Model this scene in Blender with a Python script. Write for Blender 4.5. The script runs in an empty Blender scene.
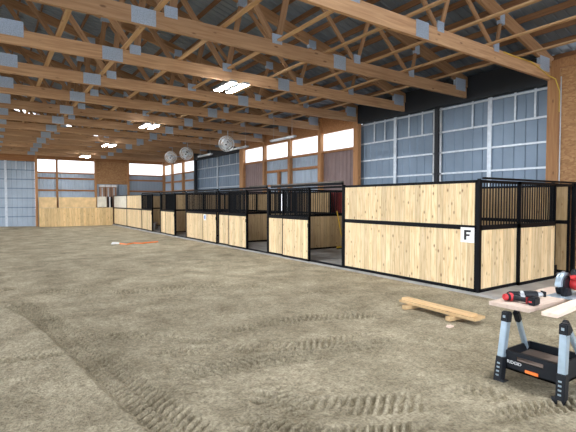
import bpy, bmesh, math, random
import numpy as np
from mathutils import Vector, Matrix
random.seed(7)
rng = np.random.RandomState(11)
SC = bpy.context.scene
COL = SC.collection
PI = math.pi
ORD = ['first', 'second', 'third', 'fourth', 'fifth', 'sixth', 'seventh', 'eighth', 'ninth', 'tenth',
       'eleventh', 'twelfth', 'thirteenth', 'fourteenth', 'fifteenth', 'sixteenth']

# ------------------------------------------------------------------ materials
def nodes(name):
    m = bpy.data.materials.new(name); m.use_nodes = True
    nt = m.node_tree; b = nt.nodes['Principled BSDF']
    return m, nt, b
def N(nt, t, **kw):
    n = nt.nodes.new(t)
    for k, v in kw.items():
        if k.startswith('i_'):
            n.inputs[int(k[2:]) if k[2:].isdigit() else k[2:].replace('_', ' ')].default_value = v
        else: setattr(n, k, v)
    return n
def L(nt, a, b): nt.links.new(a, b)
def ramp(nt, stops):
    r = N(nt, 'ShaderNodeValToRGB'); e = r.color_ramp.elements
    e[0].position, e[0].color = stops[0][0], (*stops[0][1], 1)
    e[1].position, e[1].color = stops[-1][0], (*stops[-1][1], 1)
    for p, c in stops[1:-1]:
        x = e.new(p); x.color = (*c, 1)
    return r
def plain(name, col, rough=.5, metal=0., noise=.12, nscale=6., bump=0.):
    m, nt, b = nodes(name)
    tc = N(nt, 'ShaderNodeTexCoord'); nz = N(nt, 'ShaderNodeTexNoise', i_Scale=nscale, i_Detail=5.)
    L(nt, tc.outputs['Object'], nz.inputs['Vector'])
    r = ramp(nt, [(.3, tuple(c*(1-noise) for c in col)), (.7, tuple(min(1, c*(1+noise)) for c in col))])
    L(nt, nz.outputs['Fac'], r.inputs['Fac']); L(nt, r.outputs['Color'], b.inputs['Base Color'])
    b.inputs['Roughness'].default_value = rough; b.inputs['Metallic'].default_value = metal
    if bump:
        bp = N(nt, 'ShaderNodeBump', i_Strength=bump, i_Distance=.01)
        L(nt, nz.outputs['Fac'], bp.inputs['Height']); L(nt, bp.outputs['Normal'], b.inputs['Normal'])
    return m
def lumber(name, c0, c1, knot=(.12, .05, .02), gscale=1., knots=1.):
    """timber whose grain runs along local X"""
    m, nt, b = nodes(name)
    tc = N(nt, 'ShaderNodeTexCoord'); oi = N(nt, 'ShaderNodeObjectInfo')
    ad = N(nt, 'ShaderNodeVectorMath', operation='ADD'); L(nt, tc.outputs['Object'], ad.inputs[0])
    sc = N(nt, 'ShaderNodeMath', operation='MULTIPLY', i_1=37.); L(nt, oi.outputs['Random'], sc.inputs[0])
    L(nt, sc.outputs[0], ad.inputs[1])
    mp = N(nt, 'ShaderNodeMapping'); mp.inputs['Scale'].default_value = (.9*gscale, 14*gscale, 14*gscale)
    L(nt, ad.outputs[0], mp.inputs['Vector'])
    nz = N(nt, 'ShaderNodeTexNoise', i_Scale=1.4, i_Detail=5., i_Distortion=.6); L(nt, mp.outputs[0], nz.inputs['Vector'])
    r = ramp(nt, [(.3, c0), (.7, c1)]); L(nt, nz.outputs['Fac'], r.inputs['Fac'])
    mk = N(nt, 'ShaderNodeMapping'); mk.inputs['Scale'].default_value = (2.2, 6, 6); L(nt, ad.outputs[0], mk.inputs['Vector'])
    vo = N(nt, 'ShaderNodeTexVoronoi', i_Scale=1.); L(nt, mk.outputs[0], vo.inputs['Vector'])
    kr = ramp(nt, [(.07, (1, 1, 1)), (.15, (0, 0, 0))]); L(nt, vo.outputs['Distance'], kr.inputs['Fac'])
    km = N(nt, 'ShaderNodeMath', operation='MULTIPLY', i_1=.75*knots); L(nt, kr.outputs['Color'], km.inputs[0])
    mx = N(nt, 'ShaderNodeMixRGB'); L(nt, km.outputs[0], mx.inputs['Fac']); L(nt, r.outputs['Color'], mx.inputs['Color1'])
    mx.inputs['Color2'].default_value = (*knot, 1)
    hv = N(nt, 'ShaderNodeHueSaturation')
    vm = N(nt, 'ShaderNodeMapRange', i_3=.82, i_4=1.15); L(nt, oi.outputs['Random'], vm.inputs[0]); L(nt, vm.outputs[0], hv.inputs['Value'])
    L(nt, mx.outputs[0], hv.inputs['Color']); L(nt, hv.outputs[0], b.inputs['Base Color'])
    b.inputs['Roughness'].default_value = .7
    return m
def planks(name, c0, c1, c2, w=.14, knot=(.2, .09, .03)):
    """tongue and groove boards: vertical boards side by side along local X, grain along local Z"""
    m, nt, b = nodes(name)
    tc = N(nt, 'ShaderNodeTexCoord'); oi = N(nt, 'ShaderNodeObjectInfo')
    sx = N(nt, 'ShaderNodeSeparateXYZ'); L(nt, tc.outputs['Object'], sx.inputs[0])
    dv = N(nt, 'ShaderNodeMath', operation='DIVIDE', i_1=w); L(nt, sx.outputs[0], dv.inputs[0])
    r0 = N(nt, 'ShaderNodeMath', operation='MULTIPLY_ADD', i_1=91.7, i_2=0.); L(nt, oi.outputs['Random'], r0.inputs[0])
    fl = N(nt, 'ShaderNodeMath', operation='FLOOR'); L(nt, dv.outputs[0], fl.inputs[0])
    fr = N(nt, 'ShaderNodeMath', operation='FRACT'); L(nt, dv.outputs[0], fr.inputs[0])
    idv = N(nt, 'ShaderNodeMath', operation='ADD'); L(nt, fl.outputs[0], idv.inputs[0]); L(nt, r0.outputs[0], idv.inputs[1])
    wn = N(nt, 'ShaderNodeTexWhiteNoise', noise_dimensions='1D'); L(nt, idv.outputs[0], wn.inputs['W'])
    # coordinates shifted per board
    cb = N(nt, 'ShaderNodeCombineXYZ'); L(nt, sx.outputs[0], cb.inputs[0])
    m7 = N(nt, 'ShaderNodeMath', operation='MULTIPLY', i_1=7.); L(nt, idv.outputs[0], m7.inputs[0]); L(nt, m7.outputs[0], cb.inputs[1])
    L(nt, sx.outputs[2], cb.inputs[2])
    mp = N(nt, 'ShaderNodeMapping'); mp.inputs['Scale'].default_value = (26, 1, 2.2); L(nt, cb.outputs[0], mp.inputs['Vector'])
    nz = N(nt, 'ShaderNodeTexNoise', i_Scale=1.2, i_Detail=4., i_Distortion=.5); L(nt, mp.outputs[0], nz.inputs['Vector'])
    r = ramp(nt, [(.28, c0), (.5, c1), (.72, c2)]); L(nt, nz.outputs['Fac'], r.inputs['Fac'])
    mk = N(nt, 'ShaderNodeMapping'); mk.inputs['Scale'].default_value = (7.5, 1, 4.2); L(nt, cb.outputs[0], mk.inputs['Vector'])
    vo = N(nt, 'ShaderNodeTexVoronoi', i_Scale=1., voronoi_dimensions='3D'); L(nt, mk.outputs[0], vo.inputs['Vector'])
    kr = ramp(nt, [(.05, (1, 1, 1)), (.2, (0, 0, 0))]); L(nt, vo.outputs['Distance'], kr.inputs['Fac'])
    km = N(nt, 'ShaderNodeMath', operation='MULTIPLY', i_1=.85); L(nt, kr.outputs['Color'], km.inputs[0])
    mx = N(nt, 'ShaderNodeMixRGB'); L(nt, km.outputs[0], mx.inputs['Fac']); L(nt, r.outputs['Color'], mx.inputs['Color1'])
    mx.inputs['Color2'].default_value = (*knot, 1)
    # seam
    pg = N(nt, 'ShaderNodeMath', operation='PINGPONG', i_1=.5); L(nt, fr.outputs[0], pg.inputs[0])
    ls = N(nt, 'ShaderNodeMath', operation='LESS_THAN', i_1=.03); L(nt, pg.outputs[0], ls.inputs[0])
    lm = N(nt, 'ShaderNodeMath', operation='MULTIPLY', i_1=.45); L(nt, ls.outputs[0], lm.inputs[0])
    m2 = N(nt, 'ShaderNodeMixRGB'); L(nt, lm.outputs[0], m2.inputs['Fac']); L(nt, mx.outputs[0], m2.inputs['Color1'])
    m2.inputs['Color2'].default_value = (c0[0]*.35, c0[1]*.3, c0[2]*.25, 1)
    hv = N(nt, 'ShaderNodeHueSaturation')
    vm = N(nt, 'ShaderNodeMapRange', i_3=.82, i_4=1.14); L(nt, wn.outputs['Value'], vm.inputs[0]); L(nt, vm.outputs[0], hv.inputs['Value'])
    L(nt, m2.outputs[0], hv.inputs['Color']); L(nt, hv.outputs[0], b.inputs['Base Color'])
    bp = N(nt, 'ShaderNodeBump', i_Strength=.5, i_Distance=.004, invert=True); L(nt, ls.outputs[0], bp.inputs['Height']); L(nt, bp.outputs['Normal'], b.inputs['Normal'])
    b.inputs['Roughness'].default_value = .6
    return m
def osb_mat(name):
    m, nt, b = nodes(name)
    tc = N(nt, 'ShaderNodeTexCoord'); mp = N(nt, 'ShaderNodeMapping'); mp.inputs['Scale'].default_value = (14, 14, 30)
    L(nt, tc.outputs['Object'], mp.inputs['Vector'])
    vo = N(nt, 'ShaderNodeTexVoronoi', i_Scale=1.); L(nt, mp.outputs[0], vo.inputs['Vector'])
    sx = N(nt, 'ShaderNodeSeparateXYZ'); L(nt, vo.outputs['Color'], sx.inputs[0])
    r = ramp(nt, [(0, (.3, .15, .06)), (.6, (.4, .21, .088)), (1, (.47, .265, .12))]); L(nt, sx.outputs[0], r.inputs['Fac'])
    L(nt, r.outputs['Color'], b.inputs['Base Color']); b.inputs['Roughness'].default_value = .7
    return m
M = {}
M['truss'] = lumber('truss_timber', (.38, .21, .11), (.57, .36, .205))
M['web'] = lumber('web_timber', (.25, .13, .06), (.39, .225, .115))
M['post'] = lumber('post_timber', (.36, .17, .07), (.5, .26, .11))
M['girt'] = lumber('girt_timber', (.33, .14, .05), (.5, .24, .1))
M['brace'] = lumber('brace_timber', (.5, .3, .15), (.66, .44, .25), knots=.5)
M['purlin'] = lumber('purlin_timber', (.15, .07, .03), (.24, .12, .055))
M['board'] = lumber('fresh_board', (.54, .35, .165), (.7, .5, .27))
M['pale_board'] = lumber('pale_board', (.68, .52, .42), (.8, .64, .53), knots=.4)
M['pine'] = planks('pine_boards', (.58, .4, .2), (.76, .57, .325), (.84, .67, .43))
M['pine_half_shade'] = planks('half_shaded_pine_boards', (.44, .3, .15), (.54, .39, .21), (.62, .46, .27))  # pine toned down: the dimmer stall interior is put into the colour
M['pine_shade'] = planks('shaded_pine_boards', (.3, .19, .085), (.4, .27, .13), (.47, .33, .17))  # pine darkened further, shade on the stall backs painted in
M['kick'] = planks('kick_boards', (.55, .37, .16), (.72, .5, .24), (.8, .6, .33), w=.19)
M['ply'] = plain('plywood', (.72, .51, .26), .65, nscale=3, noise=.16)
M['pale_ply'] = plain('pale_panel', (.7, .66, .56), .5, nscale=3)
M['osb'] = osb_mat('oriented_strand_board')
M['black'] = plain('black_powder_coat', (.004, .0045, .006), .5, .0, nscale=20)
M['black'].node_tree.nodes['Principled BSDF'].inputs['Specular IOR Level'].default_value = .12
M['header'] = plain('dark_header', (.007, .01, .015), .6, nscale=4)
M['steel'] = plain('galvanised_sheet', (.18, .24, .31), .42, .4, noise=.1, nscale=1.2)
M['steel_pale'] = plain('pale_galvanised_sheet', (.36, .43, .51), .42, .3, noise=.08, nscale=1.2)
M['rail'] = plain('galvanised_rail', (.55, .6, .65), .4, .5, nscale=8)
M['plate'] = plain('nail_plate', (.38, .46, .58), .5, .3, noise=.2, nscale=50)
M['roof'] = plain('roof_sheet', (.2, .255, .33), .42, .45, noise=.14, nscale=1.5)
M['brown'] = plain('brown_siding', (.24, .165, .155), .45, .1, nscale=2)
M['red'] = plain('red_siding', (.4, .05, .04), .5, nscale=3)
M['concrete'] = plain('concrete', (.36, .35, .33), .85, noise=.2, nscale=3, bump=.2)
M['white'] = plain('white_paint', (.8, .8, .8), .45, noise=.03)
M['grey'] = plain('grey_metal', (.42, .44, .46), .4, .6)
M['dark'] = plain('dark_plastic', (.009, .011, .015), .45, nscale=20)
M['dark'].node_tree.nodes['Principled BSDF'].inputs['Specular IOR Level'].default_value = .25
M['alu'] = plain('brushed_aluminium', (.36, .45, .52), .35, .5, noise=.08, nscale=12)
M['redtool'] = plain('red_tool_plastic', (.55, .03, .035), .4, noise=.05)
M['orange'] = plain('orange_plastic', (.9, .22, .04), .45, noise=.05)
M['yellow'] = plain('yellow_paint', (.75, .48, .03), .45, noise=.05)
M['yellow_cord'] = plain('yellow_cord', (.7, .5, .08), .5, noise=.05)
M['dust'] = plain('dusty_track', (.1, .085, .07), .8, noise=.25, nscale=5)
M['carton'] = plain('brown_cartons', (.3, .17, .11), .7)
M['sack'] = plain('brown_sack', (.2, .15, .12), .8)
M['wrap'] = plain('white_wrap', (.8, .8, .8), .35)
M['ink'] = plain('black_ink', (.01, .01, .012), .5)
M['blue'] = plain('blue_print', (.05, .2, .5), .5)
# fan cage / blades
M['blade'] = plain('fan_blade', (.5, .55, .6), .4)
M['cage'] = plain('fan_cage', (.85, .87, .9), .35, .5)
# translucent eave light panels
m, nt, b = nodes('translucent_panel')
nt.nodes.remove(b); out = nt.nodes['Material Output']
tl = N(nt, 'ShaderNodeBsdfTranslucent'); df = N(nt, 'ShaderNodeBsdfDiffuse'); ms = N(nt, 'ShaderNodeMixShader', i_0=.2)
tl.inputs[0].default_value = (.95, .96, .97, 1); df.inputs[0].default_value = (.85, .87, .9, 1)
L(nt, tl.outputs[0], ms.inputs[1]); L(nt, df.outputs[0], ms.inputs[2]); L(nt, ms.outputs[0], out.inputs[0]); M['trans'] = m
m, nt, b = nodes('lamp_lens')
b.inputs['Base Color'].default_value = (.9, .9, .9, 1); b.inputs['Emission Color'].default_value = (.96, .98, 1., 1)
b.inputs['Emission Strength'].default_value = 60.; M['lamp'] = m
# arena footing
m, nt, b = nodes('sand_footing')
tc = N(nt, 'ShaderNodeTexCoord')
n1 = N(nt, 'ShaderNodeTexNoise', i_Scale=1.3, i_Detail=8., i_Roughness=.7); n2 = N(nt, 'ShaderNodeTexNoise', i_Scale=16., i_Detail=9., i_Roughness=.8)
n3 = N(nt, 'ShaderNodeTexNoise', i_Scale=45., i_Detail=4.)
for n in (n1, n2, n3): L(nt, tc.outputs['Object'], n.inputs['Vector'])
r1 = ramp(nt, [(.35, (.26, .222, .148)), (.65, (.5, .438, .312))]); L(nt, n1.outputs['Fac'], r1.inputs['Fac'])
r2 = ramp(nt, [(.4, (.45, .43, .41)), (.6, (1.32, 1.32, 1.32))]); mf = N(nt, 'ShaderNodeMixRGB', i_0=.4); L(nt, n2.outputs['Fac'], mf.inputs[1]); L(nt, n3.outputs['Fac'], mf.inputs[2]); L(nt, mf.outputs[0], r2.inputs['Fac'])
mm = N(nt, 'ShaderNodeMixRGB', blend_type='MULTIPLY', i_0=.75); L(nt, r1.outputs[0], mm.inputs[1]); L(nt, r2.outputs[0], mm.inputs[2])
L(nt, mm.outputs[0], b.inputs['Base Color']); b.inputs['Roughness'].default_value = .95
b.inputs['Specular IOR Level'].default_value = .15
ma = N(nt, 'ShaderNodeMath', operation='ADD'); L(nt, n2.outputs['Fac'], ma.inputs[0]); L(nt, n3.outputs['Fac'], ma.inputs[1])
bp = N(nt, 'ShaderNodeBump', i_Strength=1., i_Distance=.022); L(nt, ma.outputs[0], bp.inputs['Height']); L(nt, bp.outputs['Normal'], b.inputs['Normal'])
M['sand'] = m

# ------------------------------------------------------------------ mesh helpers
def bm_box(bm, x0, x1, y0, y1, z0, z1, mat=None):
    vs = [bm.verts.new(p) for p in ((x0, y0, z0), (x1, y0, z0), (x1, y1, z0), (x0, y1, z0), (x0, y0, z1), (x1, y0, z1), (x1, y1, z1), (x0, y1, z1))]
    if mat is not None:
        for v in vs: v.co = mat @ v.co
    for f in ((3, 2, 1, 0), (4, 5, 6, 7), (0, 1, 5, 4), (1, 2, 6, 5), (2, 3, 7, 6), (3, 0, 4, 7)):
        bm.faces.new([vs[i] for i in f])
def frame_axes(d):
    d = d.normalized(); a = Vector((0, 0, 1)) if abs(d.z) < .95 else Vector((0, 1, 0))
    s = a.cross(d).normalized(); return s, d.cross(s).normalized()
def bm_tube(bm, pts, r, n=8, cap=True):
    pts = [Vector(p) for p in pts]; rr = r if isinstance(r, (list, tuple)) else [r]*len(pts); rings = []
    s0 = None
    for i, p in enumerate(pts):
        d = (pts[min(i+1, len(pts)-1)] - pts[max(i-1, 0)]).normalized()
        if s0 is None: s, u = frame_axes(d)
        else:
            s = (s0 - d*s0.dot(d)).normalized(); u = d.cross(s)
        s0 = s
        rings.append([bm.verts.new(p + (s*math.cos(2*PI*k/n) + u*math.sin(2*PI*k/n))*rr[i]) for k in range(n)])
    for a, b_ in zip(rings, rings[1:]):
        for k in range(n): bm.faces.new((a[k], a[(k+1) % n], b_[(k+1) % n], b_[k]))
    if cap: bm.faces.new(rings[0][::-1]); bm.faces.new(rings[-1])
def bm_prism(bm, outline, t0, t1, mat=None):
    """outline in local XZ, thickness along Y"""
    a = [bm.verts.new((x, t0, z)) for x, z in outline]; c = [bm.verts.new((x, t1, z)) for x, z in outline]
    if mat is not None:
        for v in a + c: v.co = mat @ v.co
    n = len(a); bm.faces.new(a); bm.faces.new(c[::-1])
    for i in range(n): bm.faces.new((a[i], c[i], c[(i+1) % n], a[(i+1) % n]))
def obj(name, bm, mat, parent=None, loc=(0, 0, 0), bevel=0., smooth=False, matrix=None):
    bmesh.ops.recalc_face_normals(bm, faces=bm.faces)
    if bevel: bmesh.ops.bevel(bm, geom=list(bm.edges), offset=bevel, segments=2, affect='EDGES', clamp_overlap=True)
    me = bpy.data.meshes.new(name); bm.to_mesh(me); bm.free()
    if smooth:
        for p in me.polygons: p.use_smooth = True
    me.materials.append(M[mat] if isinstance(mat, str) else mat)
    o = bpy.data.objects.new(name, me); COL.objects.link(o); o.parent = parent
    if matrix is not None: o.matrix_basis = matrix
    else: o.location = loc
    return o
def box(name, x0, x1, y0, y1, z0, z1, mat, parent=None, bevel=0.):
    c = ((x0+x1)/2, (y0+y1)/2, (z0+z1)/2); bm = bmesh.new()
    bm_box(bm, x0-c[0], x1-c[0], y0-c[1], y1-c[1], z0-c[2], z1-c[2])
    return obj(name, bm, mat, parent, c, bevel)
def member(name, p0, p1, w, d, mat, parent=None, bevel=0., roll=(0, 0, 1)):
    """straight timber from p0 to p1, local X along it, w sideways, d in the roll direction"""
    p0, p1 = Vector(p0), Vector(p1); x = (p1-p0).normalized(); up = Vector(roll)
    y = up.cross(x).normalized(); z = x.cross(y)
    mt = Matrix((x, y, z)).transposed().to_4x4(); mt.translation = (p0+p1)/2; l = (p1-p0).length/2
    bm = bmesh.new(); bm_box(bm, -l, l, -w/2, w/2, -d/2, d/2)
    return obj(name, bm, mat, parent, matrix=mt, bevel=bevel)
def thing(name, label, cat, loc=(0, 0, 0), rz=0., group=None):
    o = bpy.data.objects.new(name, None); COL.objects.link(o); o.location = loc; o.rotation_euler = (0, 0, rz)
    o.empty_display_size = .1
    return tag(o, label, cat, group)
def tag(o, label, cat, group=None):
    o['label'] = label; o['category'] = cat
    if group: o['group'] = group
    return o
def struct(o, label, cat):
    o['kind'] = 'structure'; o['label'] = label; o['category'] = cat; return o
def copy_tree(o, parent=None):
    c = o.copy(); COL.objects.link(c)
    if parent is not None:
        c.parent = parent; c.matrix_parent_inverse = o.matrix_parent_inverse.copy()
    for ch in [k for k in bpy.data.objects if k.parent == o]: copy_tree(ch, c)
    return c
def corrugated(bm, u0, u1, v0, v1, place, pitch=.23, rib=.025, w=.03):
    """ribbed sheet: ribs run along v; place(u, v, h) -> point"""
    us = [(u0, 0)]; u = u0 + pitch/2
    while u + w < u1:
        us += [(u-w, 0), (u-w*.5, rib), (u+w*.5, rib), (u+w, 0)]; u += pitch
    us.append((u1, 0))
    a = [bm.verts.new(place(q, v0, h)) for q, h in us]; c = [bm.verts.new(place(q, v1, h)) for q, h in us]
    for i in range(len(us)-1): bm.faces.new((a[i], a[i+1], c[i+1], c[i]))

# ------------------------------------------------------------------ floor: sand with tyre tracks
GZ = -.065
def ygrid():
    a = list(np.arange(-8, 1.4, .4)) + list(np.arange(1.4, 6.6, .014)) + list(np.arange(6.6, 13, .04)) + list(np.arange(13, 36.2, .14))
    return np.array(a)
def xgrid():
    a = list(np.arange(-12, -.6, .4)) + list(np.arange(-.3, 5.0, .014)) + list(np.arange(5.0, 8.05, .05)) + list(np.arange(8.05, 12.6, .5))
    return np.array(a)
gx, gy = np.meshgrid(xgrid(), ygrid())
def vnoise(x, y, s, seed):
    r = np.random.RandomState(seed).rand(256, 256)
    xs, ys = x/s+500, y/s+500; xi, yi = np.floor(xs).astype(int), np.floor(ys).astype(int); fx, fy = xs-xi, ys-yi
    fx, fy = fx*fx*(3-2*fx), fy*fy*(3-2*fy); g = lambda i, j: r[i % 256, j % 256]
    return (g(xi, yi)*(1-fx)+g(xi+1, yi)*fx)*(1-fy) + (g(xi, yi+1)*(1-fx)+g(xi+1, yi+1)*fx)*fy - .5
hz = .035*vnoise(gx, gy, 2.3, 1) + .014*vnoise(gx, gy, .75, 2) + .011*vnoise(gx, gy, .28, 3) + .012*vnoise(gx, gy, .11, 4) + .011*vnoise(gx, gy, .05, 5)
def track(pts, half, depth, pitch, chev=.5, seed=0, skip=.0, tread=.026):
    global hz
    best = np.full(gx.shape, 9e9); sd = np.zeros(gx.shape); al = np.zeros(gx.shape); acc = 0.
    for (ax, ay), (bx, by) in zip(pts, pts[1:]):
        dx, dy = bx-ax, by-ay; ln = math.hypot(dx, dy)
        t = np.clip(((gx-ax)*dx+(gy-ay)*dy)/ln/ln, 0, 1); px, py = ax+t*dx, ay+t*dy
        d = np.hypot(gx-px, gy-py); s = ((gx-ax)*dy-(gy-ay)*dx)/ln
        k = d < best; best[k] = d[k]; sd[k] = s[k]; al[k] = (acc+t*ln)[k]; acc += ln
    edge = np.clip((half-best)/.05, 0, 1)
    lug = np.sin(2*PI*(al + chev*sd + .012*vnoise(gx, gy, .2, 50+seed))/pitch)
    lug = np.clip(lug*3., -1, 1)*np.clip((np.abs(sd)-.012)/.02, .2, 1)
    fade = np.clip(vnoise(gx, gy, .55, 60+seed)*3+.9-skip, 0, 1)
    rim = np.exp(-((best-half-.03)/.05)**2)
    hz = hz*(1-.8*edge) + edge*(-depth*.6 + tread*lug*fade) + .007*rim*fade
    if seed == 0: hz = hz + .05*np.clip((sd-half+.02)/.07, 0, 1)*np.exp(-np.clip(best-half, 0, 9)/.8)*np.clip((al-.5)/.4, 0, 1)
def px_ground(u, v):
    yaw, pit, f = math.radians(34.4), math.atan(15/433.), 433.
    x, y = u-288, 216-v
    fw = Vector((math.sin(yaw)*math.cos(pit), math.cos(yaw)*math.cos(pit), -math.sin(pit))); r = Vector((math.cos(yaw), -math.sin(yaw), 0))
    d = fw*f + r*x + r.cross(fw)*y; t = (GZ-1.7)/d.z
    return (d.x*t, d.y*t)
TR = [([(20, 305), (48, 320), (70, 336), (110, 371), (151, 406), (196, 440)], .21, .02, .09, -.55, 0, -.6),
      ([(-20, 365), (0, 363), (66, 357)], .13, .02, .085, .6, 1, -.3),
      ([(75, 337), (150, 335), (205, 342)], .15, .015, .09, .6, 2, -.1),
      ([(170, 354), (230, 350), (300, 346), (365, 336)], .17, .02, .085, .6, 3, -.2),
      ([(184, 374), (240, 366), (300, 356), (361, 345), (420, 338)], .2, .02, .085, -.6, 4, -.2),
      ([(268, 398), (310, 409), (361, 405), (430, 400), (500, 392)], .18, .022, .09, .5, 5, -.2),
      ([(0, 290), (120, 292), (220, 285), (320, 292)], .2, .012, .09, .4, 6, .35),
      ([(250, 425), (330, 438), (420, 430)], .14, .02, .075, .4, 7, .25),
      ([(230, 330), (300, 318), (380, 314)], .16, .012, .08, .4, 8, .35),
      ([(480, 420), (540, 408), (600, 402)], .13, .02, .07, .4, 9, .0)]
for pts, half, dep, pit, ch, sd_, sk in TR: track([px_ground(*p) for p in pts], half, dep, pit, ch, sd_, sk)
far = np.clip((gy-9)/20, 0, 1)
z = GZ + hz*(1-.3*far) - .05*far
z = np.where(gx > 7.25, np.minimum(z, GZ-.02), z)
z = z + .09*np.clip((gy-32.5)/2, 0, 1)*np.clip((4-gx)/4, 0, 1)
ny, nx = gx.shape
me = bpy.data.meshes.new('floor')
verts = np.stack([gx, gy, z], -1).reshape(-1, 3)
ii = (np.arange(ny-1)[:, None]*nx + np.arange(nx-1)[None]).reshape(-1)
quads = np.stack([ii, ii+1, ii+nx+1, ii+nx], -1)
me.from_pydata(verts.tolist(), [], quads.tolist()); me.materials.append(M['sand'])
me.polygons.foreach_set('use_smooth', np.ones(len(me.polygons), bool)); me.update()
fl = bpy.data.objects.new('floor', me); COL.objects.link(fl); struct(fl, 'brown sand arena floor crossed by tyre tracks', 'floor')
# open ground outside the building
bm = bmesh.new(); g = [bm.verts.new(p) for p in ((-90, -90, -.35), (110, -90, -.35), (110, 130, -.35), (-90, 130, -.35))]; bm.faces.new(g)
struct(obj('ground', bm, plain('outdoor_gravel', (.36, .33, .28), .95, nscale=.6)), 'open gravel ground outside the barn', 'ground')
# concrete slab under the stalls
SZ = -.045
slab = box('trim_1', 7.5, 11.66, 4.0, 34.4, -.3, SZ, 'concrete'); struct(slab, 'grey concrete slab under the row of stalls', 'slab')

# ------------------------------------------------------------------ roof
XC, XE, YN, YF = .45, 11.6, -6., 35.25
TY = [5.35 + 2.31*k for k in range(13)]
SL = .27
def tc_top(x): return 5.33 + SL*(XE-abs(x-XC)-XC) if True else 0
bm = bmesh.new()
for sgn in (1, -1):
    xe = XE-XC+.5
    corrugated(bm, YN, YF+.4, 0., xe, lambda u, v, h, s=sgn: (XC+s*v, u, tc_top(XC+v)+.145+h))
ceil = obj('ceiling', bm, 'roof'); struct(ceil, 'dark grey ribbed steel roof sheeting on timber purlins', 'roof')
for sgn in (1, -1):
    k = 0; d = .12
    while d < XE-XC+.45:
        x = XC+sgn*(XE-XC+.4-d)
        if sgn*(x-XC) > .1:
            zt = tc_top(x if sgn > 0 else 2*XC-x)
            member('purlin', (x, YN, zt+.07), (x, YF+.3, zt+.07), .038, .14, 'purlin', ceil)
        d += .61

# ------------------------------------------------------------------ trusses
BOT = [.45, 2.7, 4.95, 7.2, 9.14]; TOP = [.45, 3.05, 5.4, 7.65, 9.36]
W = .075
def make_truss():
    t = thing('roof_truss', '', 'truss', (0, TY[0], 0), group='timber roof trusses')
    xl = 2*XC-XE
    member('bottom_chord', (xl, 0, 4.865), (XE-.03, 0, 4.865), W, .29, 'truss', t)
    for s in (1, -1):
        fx = lambda x: x if s > 0 else 2*XC-x
        a = Vector((fx(XC), 0, tc_top(XC)-.145)); b_ = Vector((fx(XE+.1), 0, tc_top(XE+.1)-.145))
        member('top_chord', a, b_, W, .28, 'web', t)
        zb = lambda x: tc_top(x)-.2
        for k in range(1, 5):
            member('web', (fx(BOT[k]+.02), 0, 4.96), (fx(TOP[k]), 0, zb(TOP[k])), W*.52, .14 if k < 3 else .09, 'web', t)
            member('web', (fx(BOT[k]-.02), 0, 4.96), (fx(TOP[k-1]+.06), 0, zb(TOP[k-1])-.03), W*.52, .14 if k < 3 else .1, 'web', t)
    member('web', (XC, 0, 4.96), (XC, 0, tc_top(XC)-.2), W*.52, .19, 'web', t)
    def plate(x, zc, w, h): box('gusset_plate', x-w/2, x+w/2, -W/2-.005, W/2+.005, zc-h/2, zc+h/2, 'plate', t)
    for s in (1, -1):
        fx = lambda x: x if s > 0 else 2*XC-x
        for k in range(1, 5):
            plate(fx(BOT[k]), 5.05, .24 if k < 3 else .2, .2)
            plate(fx(TOP[k]), tc_top(TOP[k])-.23, .26 if k < 4 else .18, .22)
        plate(fx(6.66), 4.88, .36, .31); plate(fx(2.22), 4.87, .42, .28)
        plate(fx(11.28), 5.07, .46, .34)
    plate(XC-.08, 5.02, .42, .3)
    return t
tr0 = make_truss()
for i, y in enumerate(TY):
    t = tr0 if i == 0 else copy_tree(tr0)
    t.location = (0, y, 0)
    t['label'] = ('nearest timber roof truss, ending on the tall post beside the chipboard wall' if i == 0 else
                  'farthest timber roof truss, just in front of the far end wall' if i == 12 else
                  ORD[i] + ' timber roof truss counted from the chipboard wall')
bx = [10.07-1.27*k for k in range(12)]
for i, x in enumerate(bx):
    o = member('lateral_brace', (x, YN+.3, 5.03), (x, YF-.1, 5.03), .09, .036, 'brace')
    tag(o, ORD[i] + ' long pale brace board over the truss chords, counted from the stall wall', 'brace', 'lateral braces along the trusses')

# ------------------------------------------------------------------ right (stall side) wall
WX = 11.82
def sheet_x(name, y0, y1, z0, z1, mat, x=WX, pitch=.23):
    bm = bmesh.new(); corrugated(bm, y0, y1, z0, z1, lambda u, v, h: (x-h, u, v), pitch); return obj(name, bm, mat)
def sheet_y(name, x0, x1, z0, z1, mat, y, pitch=.23):
    bm = bmesh.new(); corrugated(bm, x0, x1, z0, z1, lambda u, v, h: (u, y-h, v), pitch); return obj(name, bm, mat)
wr = box('wall_right', 11.62, 11.66, YN, 5.1, -.3, 4.96, 'osb'); struct(wr, 'chipboard wall to the right of the big steel door', 'wall')
box('header_board', 11.58, 11.66, YN, 5.1, 4.97, 5.2, 'post', None)
hb = bpy.data.objects['header_board']; hb.name = 'trim_2'; struct(hb, 'timber header above the chipboard wall', 'trim')
bays = [(12.28, 14.62, 'brown'), (14.62, 16.93, 'steel'), (16.93, 19.24, 'steel'), (19.24, 21.6, 'brown'), (28.45, 30.76, 'steel'), (30.76, 33.07, 'steel'), (33.07, 35.3, 'steel')]
wn = {'brown': 'brown ribbed siding', 'steel': 'galvanised ribbed siding'}
posn = ['beside the nearest steel door', 'second bay past the nearest door', 'third bay past the nearest door', 'beside the middle steel door', 'first bay past the middle door', 'second bay past the middle door', 'in the far corner bay']
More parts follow.
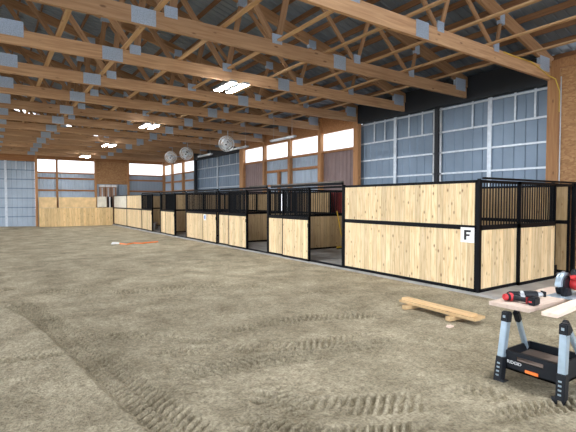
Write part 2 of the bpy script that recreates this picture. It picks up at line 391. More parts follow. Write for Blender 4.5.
for i, (y0, y1, mt) in enumerate(bays):
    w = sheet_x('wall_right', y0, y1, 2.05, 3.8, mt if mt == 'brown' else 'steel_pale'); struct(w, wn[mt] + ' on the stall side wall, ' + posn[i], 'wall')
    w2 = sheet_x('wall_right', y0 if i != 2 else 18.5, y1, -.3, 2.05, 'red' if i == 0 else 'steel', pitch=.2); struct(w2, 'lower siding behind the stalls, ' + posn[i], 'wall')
    wd = box('window_%d' % (i+1), WX, WX+.012, y0, y1, 3.8, 4.56, 'trans'); struct(wd, 'white translucent light panel under the eave, ' + posn[i], 'window')
    struct(box('trim_3', 11.72, WX-.03, y0, y1, 3.72, 3.82, 'girt'), 'timber sill rail under the light panel, ' + posn[i], 'trim')
    struct(box('trim_4', 11.7, WX+.03, y0, y1, 4.55, 5.35, 'girt'), 'timber header above the light panel, ' + posn[i], 'trim')
    if mt == 'steel':
        struct(box('trim_5', 11.72, WX-.03, y0, y1, 3.12, 3.24, 'girt'), 'timber girt across the siding, ' + posn[i], 'trim')
        struct(box('trim_6', 11.72, WX-.03, y0, y1, 2.42, 2.52, 'girt'), 'lower timber girt across the siding, ' + posn[i], 'trim')
struct(box('trim_7', 11.7, WX-.03, 17.85, 18.03, 2.05, 3.2, 'girt'), 'timber stud above the white door', 'trim')
struct(box('window_10', WX, WX+.012, 16.9, 18.5, -.2, 2.05, 'trans'), 'white translucent lower panel in the wall behind the notice stall', 'window')
POSTS = [(5.11, 5.4, 'beside the chipboard wall'), (12.25, 12.5, 'at the far edge of the nearest steel door'), (14.52, 14.72, 'past the first light panel'),
         (16.84, 17.02, 'between the second and third light panels'), (19.15, 19.33, 'past the third light panel'), (21.45, 21.85, 'at the near edge of the middle steel door'),
         (28.3, 28.55, 'at the far edge of the middle steel door'), (30.66, 30.86, 'between light panels beyond the middle door'), (32.97, 33.17, 'next to the far corner'), (35.0, 35.2, 'in the far corner of the building')]
for i, (y0, y1, s) in enumerate(POSTS):
    o = member('wall_post', (11.71, (y0+y1)/2, -.3), (11.71, (y0+y1)/2, 5.2), y1-y0, .17, 'post', roll=(1, 0, 0))
    if i == 6: o.data = o.data.copy(); o.data.materials[0] = M['header']
    tag(o, ('dark' if i == 6 else 'timber') + ' side wall post, ' + s, 'post', 'posts along the stall side wall')
def leaf(name, n, y0, y1, zt, label, mid, minors, rails, hsign=1):
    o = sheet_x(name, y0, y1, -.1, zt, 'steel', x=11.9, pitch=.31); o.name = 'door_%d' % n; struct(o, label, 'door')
    for z_ in rails: box('door_rail', 11.84, 11.875, y0, y1, z_-.026, z_+.026, 'rail', o)
    box('door_rail', 11.83, 11.875, mid-.06, mid+.06, -.1, zt, 'rail', o)
    for ym in minors: box('door_rail', 11.845, 11.87, ym-.025, ym+.025, rails[1], zt, 'rail', o)
    for ym in (y0+.05, y1-.05): box('door_stile', 11.84, 11.875, ym-.04, ym+.04, -.1, zt, 'grey', o)
    return o
R = [4.6, 3.88, 3.23, 2.57, 1.9, 1.25, .6]
leaf('door_1', 1, 5.3, 8.75, 4.66, 'near leaf of the tall steel sliding door behind the F stall', 7.05, (7.6, 6.33, 5.8), R)
leaf('door_2', 2, 8.9, 12.45, 4.66, 'far leaf of the tall steel sliding door behind the F stall', 10.58, (11.6, 11.08, 9.98, 9.42), R)
struct(box('trim_8', 11.8, 11.9, 8.75, 8.9, -.1, 4.7, 'header'), 'black seam post between the two steel door leaves', 'trim')
struct(box('trim_9', 11.62, 11.92, 5.4, 12.26, 4.66, 5.36, 'header'), 'black header above the nearest steel door', 'trim')
leaf('door_3', 3, 21.45, 28.65, 4.6, 'steel sliding door in the middle of the stall side wall', 25.2, (27.6, 26.8, 26, 24.4, 23.5, 22.6), R)
struct(box('trim_10', 11.62, 11.92, 21.8, 28.4, 4.5, 5.36, 'header'), 'black header above the middle steel door', 'trim')
# conduit and cord on the near post
bm = bmesh.new(); bm_tube(bm, [(11.58, 5.06, -.05), (11.58, 5.06, 4.75)], .014)
tag(obj('conduit', bm, 'grey'), 'thin grey conduit running down beside the post at the chipboard wall', 'conduit')
bm = bmesh.new(); bm_tube(bm, [(9.4, 5.29, 4.99), (9.7, 5.29, 4.97), (10.2, 5.29, 4.98), (10.6, 5.29, 4.98), (11.0, 5.29, 4.9), (11.45, 5.29, 4.8), (11.59, 5.2, 4.72), (11.6, 5.1, 4.4), (11.6, 5.1, 3.9)], .013)
tag(obj('extension_cord', bm, 'yellow_cord'), 'yellow cord strung along the end of the nearest truss', 'cord')

# ------------------------------------------------------------------ far wall
def far_struct(o, l, c): return struct(o, l, c)
fd = sheet_y('door_5', -2., 2.55, -.15, 4.5, 'steel_pale', YF, .3); struct(fd, 'tall steel sliding door in the far end wall', 'door')
for z_ in (4.45, 3.85, 3.2, 2.57, 1.9, 1.25, .62): box('door_rail', -2, 2.55, YF-.06, YF-.03, z_-.03, z_+.03, 'steel', fd)
box('door_rail', .76, .9, YF-.08, YF-.03, -.1, 4.5, 'rail', fd)
for x in (1.45, 2.0, .2): box('door_rail', x-.03, x+.03, YF-.07, YF-.03, 3.87, 4.45, 'rail', fd)
struct(box('wall_far', XC-11.2, -2, YF, YF+.05, -.3, 5.2, 'osb'), 'chipboard end wall left of the far steel door', 'wall')
struct(box('trim_11', 2.6, 11.9, YF-.06, YF+.02, 4.66, 5.35, 'girt'), 'timber header over the far light panels', 'trim')
struct(box('trim_11', -2.1, 2.6, YF-.1, YF+.02, 4.46, 5.35, 'girt'), 'timber header over the far steel door', 'trim')
bm = bmesh.new(); bm_prism(bm, [(XC-11.2, 5.2), (XC+11.2, 5.2), (XC, 5.2+SL*11.2)], YF+.05, YF+.1)
struct(obj('wall_far', bm, 'osb'), 'chipboard gable above the far end wall', 'wall')
for i, (x0, x1, nm) in enumerate(((2.7, 6.45, 'left'), (8.9, 11.86, 'right'))):
    struct(sheet_y('wall_far', x0, x1, -.3, 3.75, 'steel_pale', YF), 'galvanised siding under the %s far light panel' % nm, 'wall')
    struct(box('window_%d' % (8+i), x0, x1, YF, YF+.012, 3.74, 4.68, 'trans'), 'white translucent light panel on the %s of the far end wall' % nm, 'window')
    struct(box('trim_12', x0, x1, YF-.1, YF-.03, 3.68, 3.78, 'girt'), 'timber sill rail under the %s far light panel' % nm, 'trim')
    for z_ in (3.33, 2.47): struct(box('trim_13', x0, x1, YF-.1, YF-.03, z_-.06, z_+.06, 'girt'), '%s timber girt on the %s far siding' % ('upper' if z_ > 3 else 'lower', nm), 'trim')
struct(box('wall_far', 6.5, 8.88, YF-.06, YF, 2.98, 5.2, 'osb'), 'chipboard panel between the two far light panels', 'wall')
struct(sheet_y('wall_far', 6.45, 8.9, -.3, 3.0, 'steel_pale', YF), 'galvanised siding below the far chipboard panel', 'wall')
for x, w, s in ((2.63, .16, 'right of the far steel door'), (3.92, .13, 'halfway along the left light panel'), (6.5, .15, 'between the left light panel and the chipboard'), (8.88, .15, 'between the chipboard and the right light panel')):
    tag(member('wall_post', (x, YF-.13, -.3), (x, YF-.13, 5.2), w, .16, 'post', roll=(0, 1, 0)), 'timber post on the far end wall, ' + s, 'post', 'posts on the far end wall')
KY = 34.55
kw = thing('kick_wall', 'long pale wooden kick wall along the far end of the arena', 'wall panel', (2.72, KY, -.15))
box('plank_panel', 0, 4.86, 0, .05, 0, 1.36, 'kick', kw)
for k, (a, b_) in enumerate(((.0, 1.1), (1.24, 3.7))): box('plywood_panel', a, b_, .03, .06, 1.37, 2.12, 'ply', kw)
box('plank_panel', 3.78, 4.42, .0, .05, 1.4, 2.18, 'pale_ply', kw); box('rail', 4.5, 4.58, 0, .06, 1.37, 2.18, 'black', kw); box('rail', 4.62, 4.7, 0, .05, 1.37, 2.15, 'white', kw); box('rail', 4.74, 4.84, 0, .06, 1.37, 2.18, 'black', kw)
for k, x in enumerate((6.72, 7.14, 7.56)):
    t = thing('wrapped_bundle', ('left' if k == 0 else 'middle' if k == 1 else 'right') + ' one of three tall brown wrapped bundles behind the far stall corner', 'bundle', (x, 34.78, -.1), group='wrapped bundles in the far corner')
    box('carton', 0, .36, 0, .3, 0, 2.86, 'carton', t, .01); box('wrap', -.01, .37, -.01, .31, 2.865, 3.0, 'wrap', t, .02)
    box('strap', .13, .22, -.015, -.001, .1, 2.8, 'grey', t)

# ------------------------------------------------------------------ stalls
SX = 7.6; TOPZ = 2.1; MIDZ = 1.19
H = TOPZ-SZ; MZ = MIDZ-SZ
def panel(t, name, x, y, rz, l, lower='pine', upper='grille', two=None, pitch=.1, each=True):
    """framed stall panel running along its local X, front towards local -Y; x, y relative to the stall"""
    bm = bmesh.new(); b_ = .04
    bm_box(bm, 0, l, -.025, .025, 0, .065); bm_box(bm, 0, l, -.025, .025, MZ-.045, MZ+.045); bm_box(bm, 0, l, -.025, .025, H-.055, H)
    for xx in (0, l-b_): bm_box(bm, xx, xx+b_, -.025, .025, 0, H)
    if two: bm_box(bm, two-.022, two+.022, -.028, .028, 0, MZ)
    f = obj(name, bm, 'black', t, (x, y, 0)); f.rotation_euler = (0, 0, rz)
    for a, c in ([(b_, l-b_)] if not two else [(b_, two-.022), (two+.022, l-b_)]): box('board_panel', a, c, -.02, .02, .065, MZ-.045, lower, f)
    if upper == 'grille':
        n = max(2, int(round((l-2*b_)/pitch))); xs = [b_+(l-2*b_)*k/n for k in range(1, n)]
        if each:
            bm = bmesh.new(); bm_tube(bm, [(0, 0, MZ+.03), (0, 0, H-.04)], .0125, 8); first = obj('grille_bar', bm, 'black', f, (xs[0], 0, 0))
            for q in xs[1:]:
                c = first.copy(); COL.objects.link(c); c.parent = f; c.location.x = q
        else:
            bm = bmesh.new()
            for q in xs: bm_tube(bm, [(q, 0, MZ+.03), (q, 0, H-.04)], .0125, 6)
            obj('grille', bm, 'black', f)
    elif upper: box('board_panel', b_, l-b_, -.02, .02, MZ+.045, H-.055, upper, f)
    return f
ROW = -PI/2      # fronts run along Y; their local X goes from the far end to the near end
YB = [4.715, 8.52, 12.26, 16.06, 19.6, 23.35, 26.9, 30.45, 34.2]
LB = ['nearest horse stall, solid pine front with the F sign, barred panels round the corner',
      'second horse stall, next to the F-sign stall, its barred door pushed open',
      'third horse stall from the near end, its barred door pushed open',
      'fourth horse stall from the near end, its barred door closed with a small paper notice',
      'fifth horse stall from the near end, just past the closed one, door open',
      'sixth horse stall from the near end, narrow door open on sacks and a bucket',
      'seventh horse stall, solid boarded front with no bars, next to last in the row',
      'last horse stall at the far end, solid front with a pale upper half']
FR = [None, (9.97, .9, 9.93, 11.31), (13.66, .95, 13.62, 15.06), (17.5, None, 16.12, 17.5), (21.02, .95, 21.0, 22.36), (24.75, 1.25, 24.7, 25.6), None, None]
PW = ['pine_half_shade', 'grille', 'grille', 'grille', 'pine_half_shade', None, 'pine_half_shade', 'pine_half_shade']
def spost(t, x, y, w=.075, name='corner_post'): return box(name, x-w/2, x+w/2, y-w/2, y+w/2, 0, H+.02, 'black', t)
BX = 11.47-SX
for i in range(8):
    y0 = YB[i]; l = YB[i+1]-y0
    t = thing('horse_stall', LB[i], 'horse stall', (SX, y0, SZ), 0, 'horse stalls in a row')
    spost(t, 0, 0, .05 if i == 0 else .07)
    if i == 7: spost(t, 0, l, .07)
    if i in (0, 6, 7): panel(t, 'front_panel', 0, l-.037, ROW, l-.037-(.026 if i == 0 else .037), upper='pine' if i < 7 else 'pale_ply')
    else:
        a, two, d0, d1 = FR[i]
        panel(t, 'front_panel', 0, l-.037, ROW, l-.037-(a-y0), two=two)
        d = panel(t, 'sliding_door', -.06, d1-y0, ROW, d1-d0)
        box('latch', d1-d0-.02, d1-d0+.04, -.055, -.027, .98, 1.1, 'black', d)
        for xx in (.2, d1-d0-.2): box('roller', xx-.035, xx+.035, -.02, .02, H-.01, H+.06, 'grey', d)
        # top rail and threshold across the door opening, sliding track in front of it
        box('top_rail', -.025, .025, .036, a-y0, H-.055, H, 'black', t); box('threshold', -.03, .03, .036, a-y0, 0, .045, 'black', t)
        tk = box('sliding_track', -.095, -.03, -.03, l-.3, H+.02, H+.085, 'black', t)
        if i in (1, 2): box('dusty_cover', -.105, -.03, -.03, l-.3 if i == 1 else 1.1, H+.087, H+.125, 'dust', tk).matrix_parent_inverse = tk.matrix_basis.inverted()
    if i == 0:     # panels facing the camera
        panel(t, 'side_panel', .026, 0, 0, 10.44-SX-.026, two=1.33)
        d = panel(t, 'sliding_door', 8.95-SX, -.055, 0, 10.5-8.95); box('latch', 1.52, 1.58, -.05, -.01, .1, .3, 'black', d)
        box('top_rail', 10.44-SX, 11.5-SX, -.025, .025, H-.055, H, 'black', t); box('threshold', 10.44-SX, 11.5-SX, -.03, .03, 0, .045, 'black', t)
        box('sliding_track', .05, 11.5-SX, -.085, -.03, H+.012, H+.05, 'black', t)
        spost(t, 11.57-SX, 0, .08); spost(t, 10.58-SX, .03, .05, 'door_jamb')
    if PW[i]: panel(t, 'partition', .04, l, 0, BX-.08, lower='pine_half_shade', upper=PW[i], each=False)
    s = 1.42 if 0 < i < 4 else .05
    panel(t, 'back_panel', BX, l-.05, ROW, l-.05-s, lower='pine_shade', upper='pine_shade')
    if s > 1: panel(t, 'back_gate', BX, s-.01, ROW, s-.06, lower='pine_shade', each=False)
# signs
t = thing('letter_sign', 'white square sign with a black letter F on the boarded stall front', 'sign', (SX-.0285, 4.925, .9))
box('plate', -.008, 0, -.145, .145, 0, .29, 'white', t)
bm = bmesh.new()
for a in ((.055, .02, .05, .24), (.055, -.075, .2, .24), (.055, -.05, .125, .16)): bm_box(bm, -.011, -.008, a[1], a[0]+.012, a[2], a[3])
obj('letter', bm, 'ink', t)
t = thing('notice', 'small white paper notice with a blue mark on the closed stall door', 'notice', (SX-.1, 17.22, .88))
box('paper', -.006, 0, -.13, .13, 0, .26, 'white', t); box('mark', -.009, -.006, -.06, .06, .06, .21, 'blue', t)
# broom in the second stall
t = thing('broom', 'yellow long-handled broom leaning on the partition in the open stall by the F-sign stall', 'broom', (10.5, 12.0, SZ))
bm = bmesh.new(); bm_tube(bm, [(.1, -.12, .08), (.02, .17, 1.38)], .02); obj('handle', bm, 'yellow', t)
box('head', -.22, .2, -.16, -.08, .05, .1, 'yellow', t, .01); box('bristles', -.21, .19, -.155, -.085, 0, .05, 'dark', t)
# clutter in the sixth opening
t = thing('bucket', 'white bucket on the concrete inside the sixth stall along', 'bucket', (8.05, 26.3, SZ))
bm = bmesh.new(); bm_tube(bm, [(0, 0, 0), (0, 0, .36)], [.13, .16], 16); obj('body', bm, 'white', t); bm = bmesh.new(); bm_tube(bm, [(0, 0, .362), (0, 0, .385)], .168, 16); obj('lid', bm, 'white', t)
for k, (x, y, z_) in enumerate(((8.3, 26.95, 0), (8.42, 27.45, 0), (8.36, 27.2, .225))):
    bm = bmesh.new(); bmesh.ops.create_icosphere(bm, subdivisions=3, radius=1.)
    for v in bm.verts:
        v.co = Vector((math.copysign(abs(v.co.x)**.6, v.co.x)*.28, math.copysign(abs(v.co.y)**.6, v.co.y)*.18, math.copysign(abs(v.co.z)**.7, v.co.z)*.11+.11))
    tag(obj('feed_sack', bm, 'sack', loc=(x, y, SZ+z_), smooth=True), ('topmost' if k == 2 else 'nearer bottom' if k == 0 else 'farther bottom') + ' brown sack of the pile inside the sixth stall along', 'sack', 'sacks in the sixth stall')

# ------------------------------------------------------------------ lamps and fans
def highbay():
    t = thing('ceiling_light', '', 'light', group='twin ceiling lights')
    for dx in (-.17, .17):
        box('housing', dx-.085, dx+.085, -.5, .5, .012, .07, 'grey', t, .01); box('lens', dx-.075, dx+.075, -.48, .48, 0, .012, 'lamp', t)
    box('crossbar', -.25, .25, -.04, .04, .072, .1, 'grey', t)
    for dx in (-.2, .2):
        bm = bmesh.new(); bm_tube(bm, [(dx, 0, .1), (dx, 0, .16)], .006, 6); obj('hanger', bm, 'grey', t)
    return t
hb0 = highbay()
for k, (i, s) in enumerate(((2, 'nearest'), (5, 'second nearest'), (8, 'third nearest'), (11, 'farthest'))):
    t = hb0 if k == 0 else copy_tree(hb0); t.location = (5.08, TY[i], 4.56); t['label'] = s + ' lit twin-panel ceiling light hanging under a truss'
for k, i in enumerate((2, 5, 8, 11)):  # unseen row, added to put more light on the sand
    t = copy_tree(hb0); t.location = (-4.2, TY[i], 4.56); t['label'] = ORD[k] + ' added ceiling light of the unseen row farther left of the stalls, lit'
for k, (x, q) in enumerate(((5.08, 'right'), (-4.2, 'left'))):  # two more out-of-view lamps, added to brighten the sand
    t = copy_tree(hb0); t.location = (x, 2.6, 4.56); t['label'] = 'added lit ceiling light, unseen above the near end of the arena, on the ' + q
def strip():
    t = thing('strip_light', '', 'light', group='strip lights over the stalls')
    box('housing', -.06, .06, -.8, .8, 0, .05, 'grey', t, .008); box('diffuser', -.05, .05, -.79, .79, -.03, -.001, 'grey', t, .01)
    for y in (-.6, .6):
        bm = bmesh.new(); bm_tube(bm, [(0, y, .05), (0, y, 5.012-3.95)], .005, 6); obj('hanger', bm, 'grey', t)
    return t
st0 = strip()
for k, (y, s) in enumerate(((13.2, 'nearest'), (16.6, 'second nearest'), (20.15, 'farthest'))):
    t = st0 if k == 0 else copy_tree(st0); t.location = (8.8, y, 3.95); t['label'] = s + ' unlit strip light hanging above the stalls'
def fan():
    t = thing('basket_fan', '', 'fan', group='basket fans over the stalls')
    nrm = Vector((-.55, -.72, -.42)).normalized(); mt = nrm.to_track_quat('Z', 'Y').to_matrix().to_4x4()
    bm = bmesh.new(); R0 = .32
    def ring(r, z_, rad=.009, n=32): bm_tube(bm, [mt @ Vector((r*math.cos(2*PI*k/n), r*math.sin(2*PI*k/n), z_)) for k in range(n+1)], rad, 5, False)
    ring(R0, .05, .01); ring(R0, -.1, .01); ring(R0*.66, .1); ring(R0*.33, .11); ring(R0*.66, -.13); ring(R0*.33, -.14)
    for k in range(28):
        c, s = math.cos(2*PI*k/28), math.sin(2*PI*k/28)
        bm_tube(bm, [mt @ Vector((r*c, r*s, z_)) for r, z_ in ((.04, .11), (R0*.66, .1), (R0, .05), (R0, -.1), (R0*.66, -.13), (.05, -.14))], .0065, 4, False)
    obj('cage', bm, 'cage', t)
    for k in range(3):
        bm = bmesh.new(); a = 2*PI*k/3; rot = Matrix.Rotation(a, 4, 'Z')
        pts = [(.03, -.04, -.02), (.24, -.1, -.05), (.26, .02, -.01), (.24, .09, .03), (.03, .04, .02)]
        v0 = [bm.verts.new(mt @ rot @ Vector(p)) for p in pts]; v1 = [bm.verts.new(mt @ rot @ (Vector(p)+Vector((0, 0, .006)))) for p in pts]
        bm.faces.new(v0); bm.faces.new(v1[::-1])
        for q in range(5): bm.faces.new((v0[q], v1[q], v1[(q+1) % 5], v0[(q+1) % 5]))
        obj('blade', bm, 'blade', t)
    bm = bmesh.new(); bm_tube(bm, [mt @ Vector((0, 0, -.2)), mt @ Vector((0, 0, -.05)), mt @ Vector((0, 0, .06))], [.08, .08, .05], 14); obj('motor', bm, 'dark', t)
    bm = bmesh.new(); bm_tube(bm, [mt @ Vector((0, 0, -.2)), (.14, .14, .3), (.14, .14, .6)], .016, 8); obj('mounting_pole', bm, 'grey', t)
    return t
f0 = fan()
for k, (i, s) in enumerate(((5, 'nearest'), (7, 'middle'), (8, 'farthest'))):
    t = f0 if k == 0 else copy_tree(f0); t.location = (8.3, TY[i]-.14, 4.13); t['label'] = s + ' grey caged fan hanging from a truss above the stalls'

# ------------------------------------------------------------------ lumber on blocks
for k, (y, s) in enumerate(((4.7, 'far'), (3.88, 'near'))):
    tag(member('wood_block', (5.5, y, -.033), (5.88, y-.03, -.033), .085, .06, 'board', bevel=.003), s + ' wooden block under the short stack of boards', 'block', 'blocks under the boards')
BD = [((5.72, 4.93, .017), (5.66, 3.5, .017), 'lower board, left one of the bottom pair, in the short stack on the sand'), ((5.865, 4.9, .017), (5.805, 3.52, .017), 'lower board, right one of the bottom pair, in the short stack on the sand'),
      ((5.75, 4.9, .056), (5.7, 3.58, .056), 'top board of the short stack lying on the sand')]
for a, b_, l in BD: tag(member('lumber_board', a, b_, .14, .038, 'board', bevel=.003), l, 'board', 'boards stacked on the sand')
bm = bmesh.new(); bm_prism(bm, [(-.05, 0), (.04, 0), (.05, .02), (-.03, .03)], -.03, .03)
tag(obj('wood_scrap', bm, 'pale_board', loc=(*px_ground(450, 327), GZ)), 'small pale wood scrap on the sand below the board stack', 'scrap')
# orange rope and a scrap far out on the sand
A = [px_ground(u, v) for u, v in ((120, 243.6), (127, 244.3), (134, 243.0), (142, 243.2), (150, 242.3), (158, 241.8))]
bm = bmesh.new(); bm_tube(bm, [(x, y, GZ-.005) for x, y in A], .035, 6); tag(obj('orange_rope', bm, 'orange'), 'orange rope lying on the sand before the far stalls', 'rope')
a = px_ground(115.5, 243.5)
bm = bmesh.new(); bm_prism(bm, [(-.16, 0), (.16, 0), (.12, .06), (-.1, .08)], -.1, .1); tag(obj('plastic_scrap', bm, 'white', loc=(a[0], a[1], GZ-.02)), 'white scrap at the left end of the orange rope', 'scrap')

# ------------------------------------------------------------------ sawhorse, boards, tools
BT = .68
saw = thing('sawhorse', 'folding black sawhorse with silver legs and a tray, carrying pale boards', 'sawhorse', (4.11, 2.25, GZ-.02))
def leg(x0, y0, x1, y1, lab):
    """outer leg: black foot, silver tube, black head; bottom (x0,y0,0) to top (x1,y1,h)"""
    h = BT-.04-GZ; p = lambda t: Vector((x0+(x1-x0)*t, y0+(y1-y0)*t, h*t))
    w = .062 if lab else .04; d = .07 if lab else .05
    o = member('leg', p(.36), p(.86), d, w, 'alu', saw, .006, roll=(0, 1, 0))
    f = member('foot', p(0.02), p(.37), d+.012, w+.014, 'dark', o, .006, roll=(0, 1, 0))
    hd = member('head', p(.84), p(1.) - Vector((0, 0, .004)), d+.01, w+.012, 'dark', o, .01, roll=(0, 1, 0))
    sgn = 1 if y0 > -.2 else -1
    q = bmesh.new(); bm_prism(q, [(-.05, 0), (.06, 0), (.05, .035), (-.03, .05)], -.05, .05, Matrix.Translation((x0, y0-.02*sgn, 0))); ft = obj('foot_pad', q, 'dark', o)
    hl = []
    if lab:
        for k in range(4):
            pp = p(.12+.055*k); hl.append(box('locking_hole', pp.x-d*.62-.004, pp.x-d*.62, pp.y-.014, pp.y+.014, pp.z-.008, pp.z+.008, 'alu', o))
        pp = p(.93); hl.append(box('bolt', pp.x-d*.62-.004, pp.x-d*.62, pp.y-.012, pp.y+.012, pp.z-.012, pp.z+.012, 'alu', o))
    for c in [f, hd, ft] + hl:
        c.matrix_parent_inverse = o.matrix_basis.inverted()
    return o
leg(-.02, .05, .06, .02, 1); leg(.0, -.51, .07, -.5, 1); leg(.62, 0.05, .13, -.03, 0); leg(.62, -.53, .13, -.47, 0)
# tray between the legs
bm = bmesh.new(); z0, z1, x0, x1, y0, y1 = .14, .33, .03, .5, -.49, .02
bm_box(bm, x0, x1, y0, y1, z0, z0+.02)
bm_box(bm, x0, x0+.02, y0, y1, z0, z0+.1); bm_box(bm, x0, x0+.02, y0, y0+.15, z0+.1, z0+.15); bm_box(bm, x0, x0+.02, y1-.11, y1, z0+.1, z0+.15); bm_box(bm, x0-.008, x0+.03, y0, y1, z0+.15, z1)
bm_box(bm, x1-.02, x1, y0, y1, z0, z1); bm_box(bm, x0, x1, y0, y0+.02, z0, z1); bm_box(bm, x0, x1, y1-.02, y1, z0, z1)
obj('tray', bm, 'dark', saw)
box('tray_floor', x0+.03, x1-.03, y0+.03, y1-.03, z0+.1, z0+.115, 'sack', saw)
box('tray_latch', x0-.012, x0+.0, -.3, -.18, z0+.02, z0+.05, 'orange', saw, .004)
cu = bpy.data.curves.new('logo', 'FONT'); cu.body = 'RIDGID'; cu.size = .042; cu.extrude = .002; cu.align_x = 'CENTER'
tmp = bpy.data.objects.new('logo_tmp', cu); me = bpy.data.meshes.new_from_object(tmp); bpy.data.objects.remove(tmp)
lo = bpy.data.objects.new('logo', me); me.materials.clear(); me.materials.append(M['white']); COL.objects.link(lo); lo.parent = saw
lo.location = (x0-.004, -.075, z0+.068); lo.rotation_euler = (PI/2, 0, -PI/2); lo['label'] = 'white maker lettering on the tray'
# boards on top
o = member('work_board', (4.17, 2.262, BT-.02), (5.5, 2.275, BT-.02), .4, .038, 'pale_board', bevel=.003); tag(o, 'wide pale board on the sawhorse, under the power tools', 'board', 'boards on the sawhorse')
o = member('work_board', (4.19, 1.89, BT-.02), (5.4, 1.975, BT-.02), .135, .038, 'pale_board', bevel=.003); tag(o, 'narrow pale board on the sawhorse, nearer the camera, with nothing on it', 'board', 'boards on the sawhorse')
# cordless drill lying on its side: body along +X+Y, battery towards the camera
def lathe(bm, prof, mt, n=18):
    rings = [[bm.verts.new(mt @ Vector((r*math.cos(2*PI*k/n), r*math.sin(2*PI*k/n), z_))) for k in range(n)] for r, z_ in prof]
    for a, c in zip(rings, rings[1:]):
        for k in range(n): bm.faces.new((a[k], a[(k+1) % n], c[(k+1) % n], c[k]))
    bm.faces.new(rings[0][::-1]); bm.faces.new(rings[-1])
def axis(p, d, up=(0, 0, 1)):
    z_ = Vector(d).normalized(); x = Vector(up).cross(z_).normalized(); y = z_.cross(x)
    m_ = Matrix((x, y, z_)).transposed().to_4x4(); m_.translation = Vector(p); return m_
dr = thing('cordless_drill', 'red and black cordless drill lying at the left end of the wide board', 'drill', (4.27, 2.32, BT))
A = axis((0, .06, .042), (.42, -.2, 0))
bm = bmesh.new(); lathe(bm, [(.026, .02), (.033, .026), (.034, .05)], A); obj('end_cap', bm, 'redtool', dr, smooth=False)
bm = bmesh.new(); lathe(bm, [(.037, .05), (.04, .06), (.04, .13), (.034, .16), (.03, .19)], A); obj('body', bm, 'dark', dr)
bm = bmesh.new(); lathe(bm, [(.027, .19), (.026, .23), (.018, .25)], A); obj('chuck', bm, 'grey', dr)
bm = bmesh.new(); bm_tube(bm, [A @ Vector((.0, 0, .1)), Vector((.1, -.1, .036)), Vector((.1, -.16, .034))], [.028, .024, .027], 10); obj('grip', bm, 'dark', dr)
bm = bmesh.new(); bm_box(bm, -.052, .052, -.012, .0, .004, .072, Matrix.Translation((.1, -.15, .002))); obj('battery_band', bm, 'redtool', dr, bevel=.006)
bm = bmesh.new(); bm_box(bm, -.06, .06, -.09, -.02, 0, .078, Matrix.Translation((.1, -.15, .002))); bt = obj('battery', bm, 'dark', dr, bevel=.01)
box('battery_label', .038, .0395, -.215, -.185, .03, .045, 'redtool', dr)
bm = bmesh.new(); bm_box(bm, -.0015, .0, -.06, -.045, 0, .05); bm.free()
bm = bmesh.new(); lathe(bm, [(.0405, .075), (.042, .08), (.042, .1), (.0405, .105)], A); obj('red_band', bm, 'redtool', dr)
# reciprocating saw behind it
rs = thing('reciprocating_saw', 'long black reciprocating saw lying behind the drill on the wide board', 'saw', (4.58, 2.26, BT))
B = axis((-.16, .14, .045), (.3, -.2, .0))
bm = bmesh.new(); lathe(bm, [(.03, 0), (.038, .02), (.034, .1), (.04, .14), (.043, .24), (.036, .3)], B); obj('body', bm, 'dark', rs)
bm = bmesh.new(); lathe(bm, [(.03, .3), (.026, .35), (.02, .36)], B); obj('nose', bm, 'grey', rs)
bm = bmesh.new(); bm_box(bm, -.035, .035, -.02, .035, .362, .38, B); obj('shoe', bm, 'dark', rs)
bm = bmesh.new(); lathe(bm, [(.0385, .115), (.0425, .14), (.0435, .15)], B); obj('collar', bm, 'grey', rs)
bm = bmesh.new(); bm_box(bm, .0, .05, -.035, .025, .02, .12, B); obj('battery', bm, 'dark', rs, bevel=.006)
# circular saw
cs = thing('circular_saw', 'red cordless circular saw with a silver guard standing on the wide board', 'saw', (5.16, 2.15, BT)); cs.scale = (1.25, 1.25, 1.25)
bm = bmesh.new(); bm_box(bm, -.2, .2, -.12, .08, 0, .006); bm_box(bm, -.2, .2, -.123, -.115, 0, .014); obj('base_plate', bm, 'alu', cs)
arc = [(-.012+.108*math.cos(a), .085+.108*math.sin(a)) for a in [PI*(1.02-k*.98/16) for k in range(17)]]
inn = [(-.012+.076*math.cos(a), .085+.076*math.sin(a)) for a in [PI*(.06+k*.96/14) for k in range(15)]]
bm = bmesh.new(); bm_prism(bm, arc+inn, .0, .05); obj('upper_guard', bm, 'alu', cs)
bm = bmesh.new(); lathe(bm, [(.07, -.012), (.075, .0), (.075, .01)], axis((-.012, 0, .095), (0, 1, 0)), 28); obj('gear_case', bm, 'dark', cs)
low = [(-.012+.1*math.cos(a), .085+.1*math.sin(a)) for a in [PI*(1.06+k*.34/8) for k in range(9)]] + [(-.012, .06), (-.05, .07)]
bm = bmesh.new(); bm_prism(bm, [(x, max(z_, .008)) for x, z_ in low], .008, .048); obj('lower_guard', bm, 'dark', cs)
bm = bmesh.new(); lathe(bm, [(.097, -.0015), (.097, .0015)], axis((-.012, .03, .107), (0, 1, 0)), 36); obj('blade', bm, 'grey', cs)
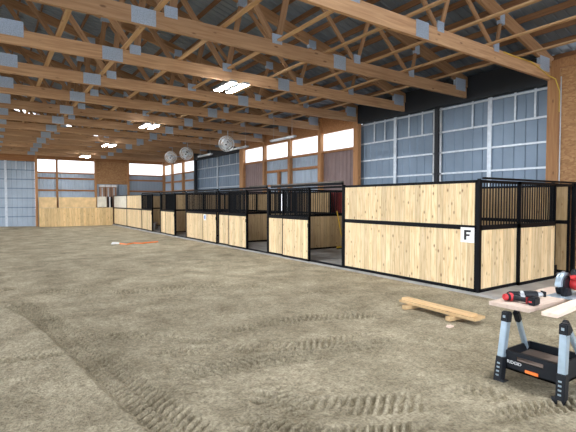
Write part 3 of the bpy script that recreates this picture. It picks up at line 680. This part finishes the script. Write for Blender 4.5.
bm = bmesh.new(); bm_box(bm, -.13, -.06, -.02, -.004, .006, .075); bm_prism(bm, [(-.14, .006), (-.02, .006), (-.05, .07), (-.1, .07)], -.05, -.02); obj('bracket', bm, 'dark', cs, bevel=.004)
bm = bmesh.new(); lathe(bm, [(.03, -.13), (.05, -.12), (.055, -.08), (.055, -.03), (.045, 0)], axis((.05, -.014, .095), (0, 1, 0))); obj('motor_housing', bm, 'redtool', cs)
bm = bmesh.new(); bm_tube(bm, [(.0, -.05, .14), (.06, -.05, .18), (.13, -.05, .17), (.17, -.05, .11), (.12, -.05, .06)], [.026, .028, .026, .026, .028], 10); obj('rear_handle', bm, 'redtool', cs, smooth=True)
bm = bmesh.new(); bm_tube(bm, [(-.02, -.045, .17), (.03, -.045, .2), (.08, -.045, .195)], [.018, .03, .024], 10); obj('grip_cover', bm, 'dark', cs, smooth=True)
bm = bmesh.new(); bm_tube(bm, [(-.03, -.04, .16), (-.03, -.1, .17)], .018, 10); obj('front_knob', bm, 'redtool', cs)
bm = bmesh.new(); bm_box(bm, .09, .19, -.12, -.02, .03, .1); obj('battery', bm, 'dark', cs, bevel=.01)

# ------------------------------------------------------------------ light
w = bpy.data.worlds.new('sky'); SC.world = w; w.use_nodes = True
bg = w.node_tree.nodes['Background']; bg.inputs[0].default_value = (.87, .94, 1.05, 1); bg.inputs[1].default_value = 1.5
# ------------------------------------------------------------------ camera
cam = bpy.data.cameras.new('camera'); co = bpy.data.objects.new('camera', cam); COL.objects.link(co); SC.camera = co
cam.sensor_width = 36; cam.lens = 36*433/576; cam.clip_start = .05; cam.clip_end = 400
co.location = (0, 0, 1.7); co.rotation_euler = (PI/2-math.atan(15/433.), 0, -math.radians(34.4))
SC.view_settings.view_transform = 'Standard'; SC.view_settings.look = 'None'; SC.view_settings.gamma = 1.; SC.view_settings.use_curve_mapping = False
SC.view_settings.exposure = 1.75
SC.cycles.use_denoising = True; SC.cycles.denoising_prefilter = 'ACCURATE'; SC.cycles.denoising_input_passes = 'RGB_ALBEDO_NORMAL'; SC.cycles.max_bounces = 8; SC.cycles.diffuse_bounces = 5
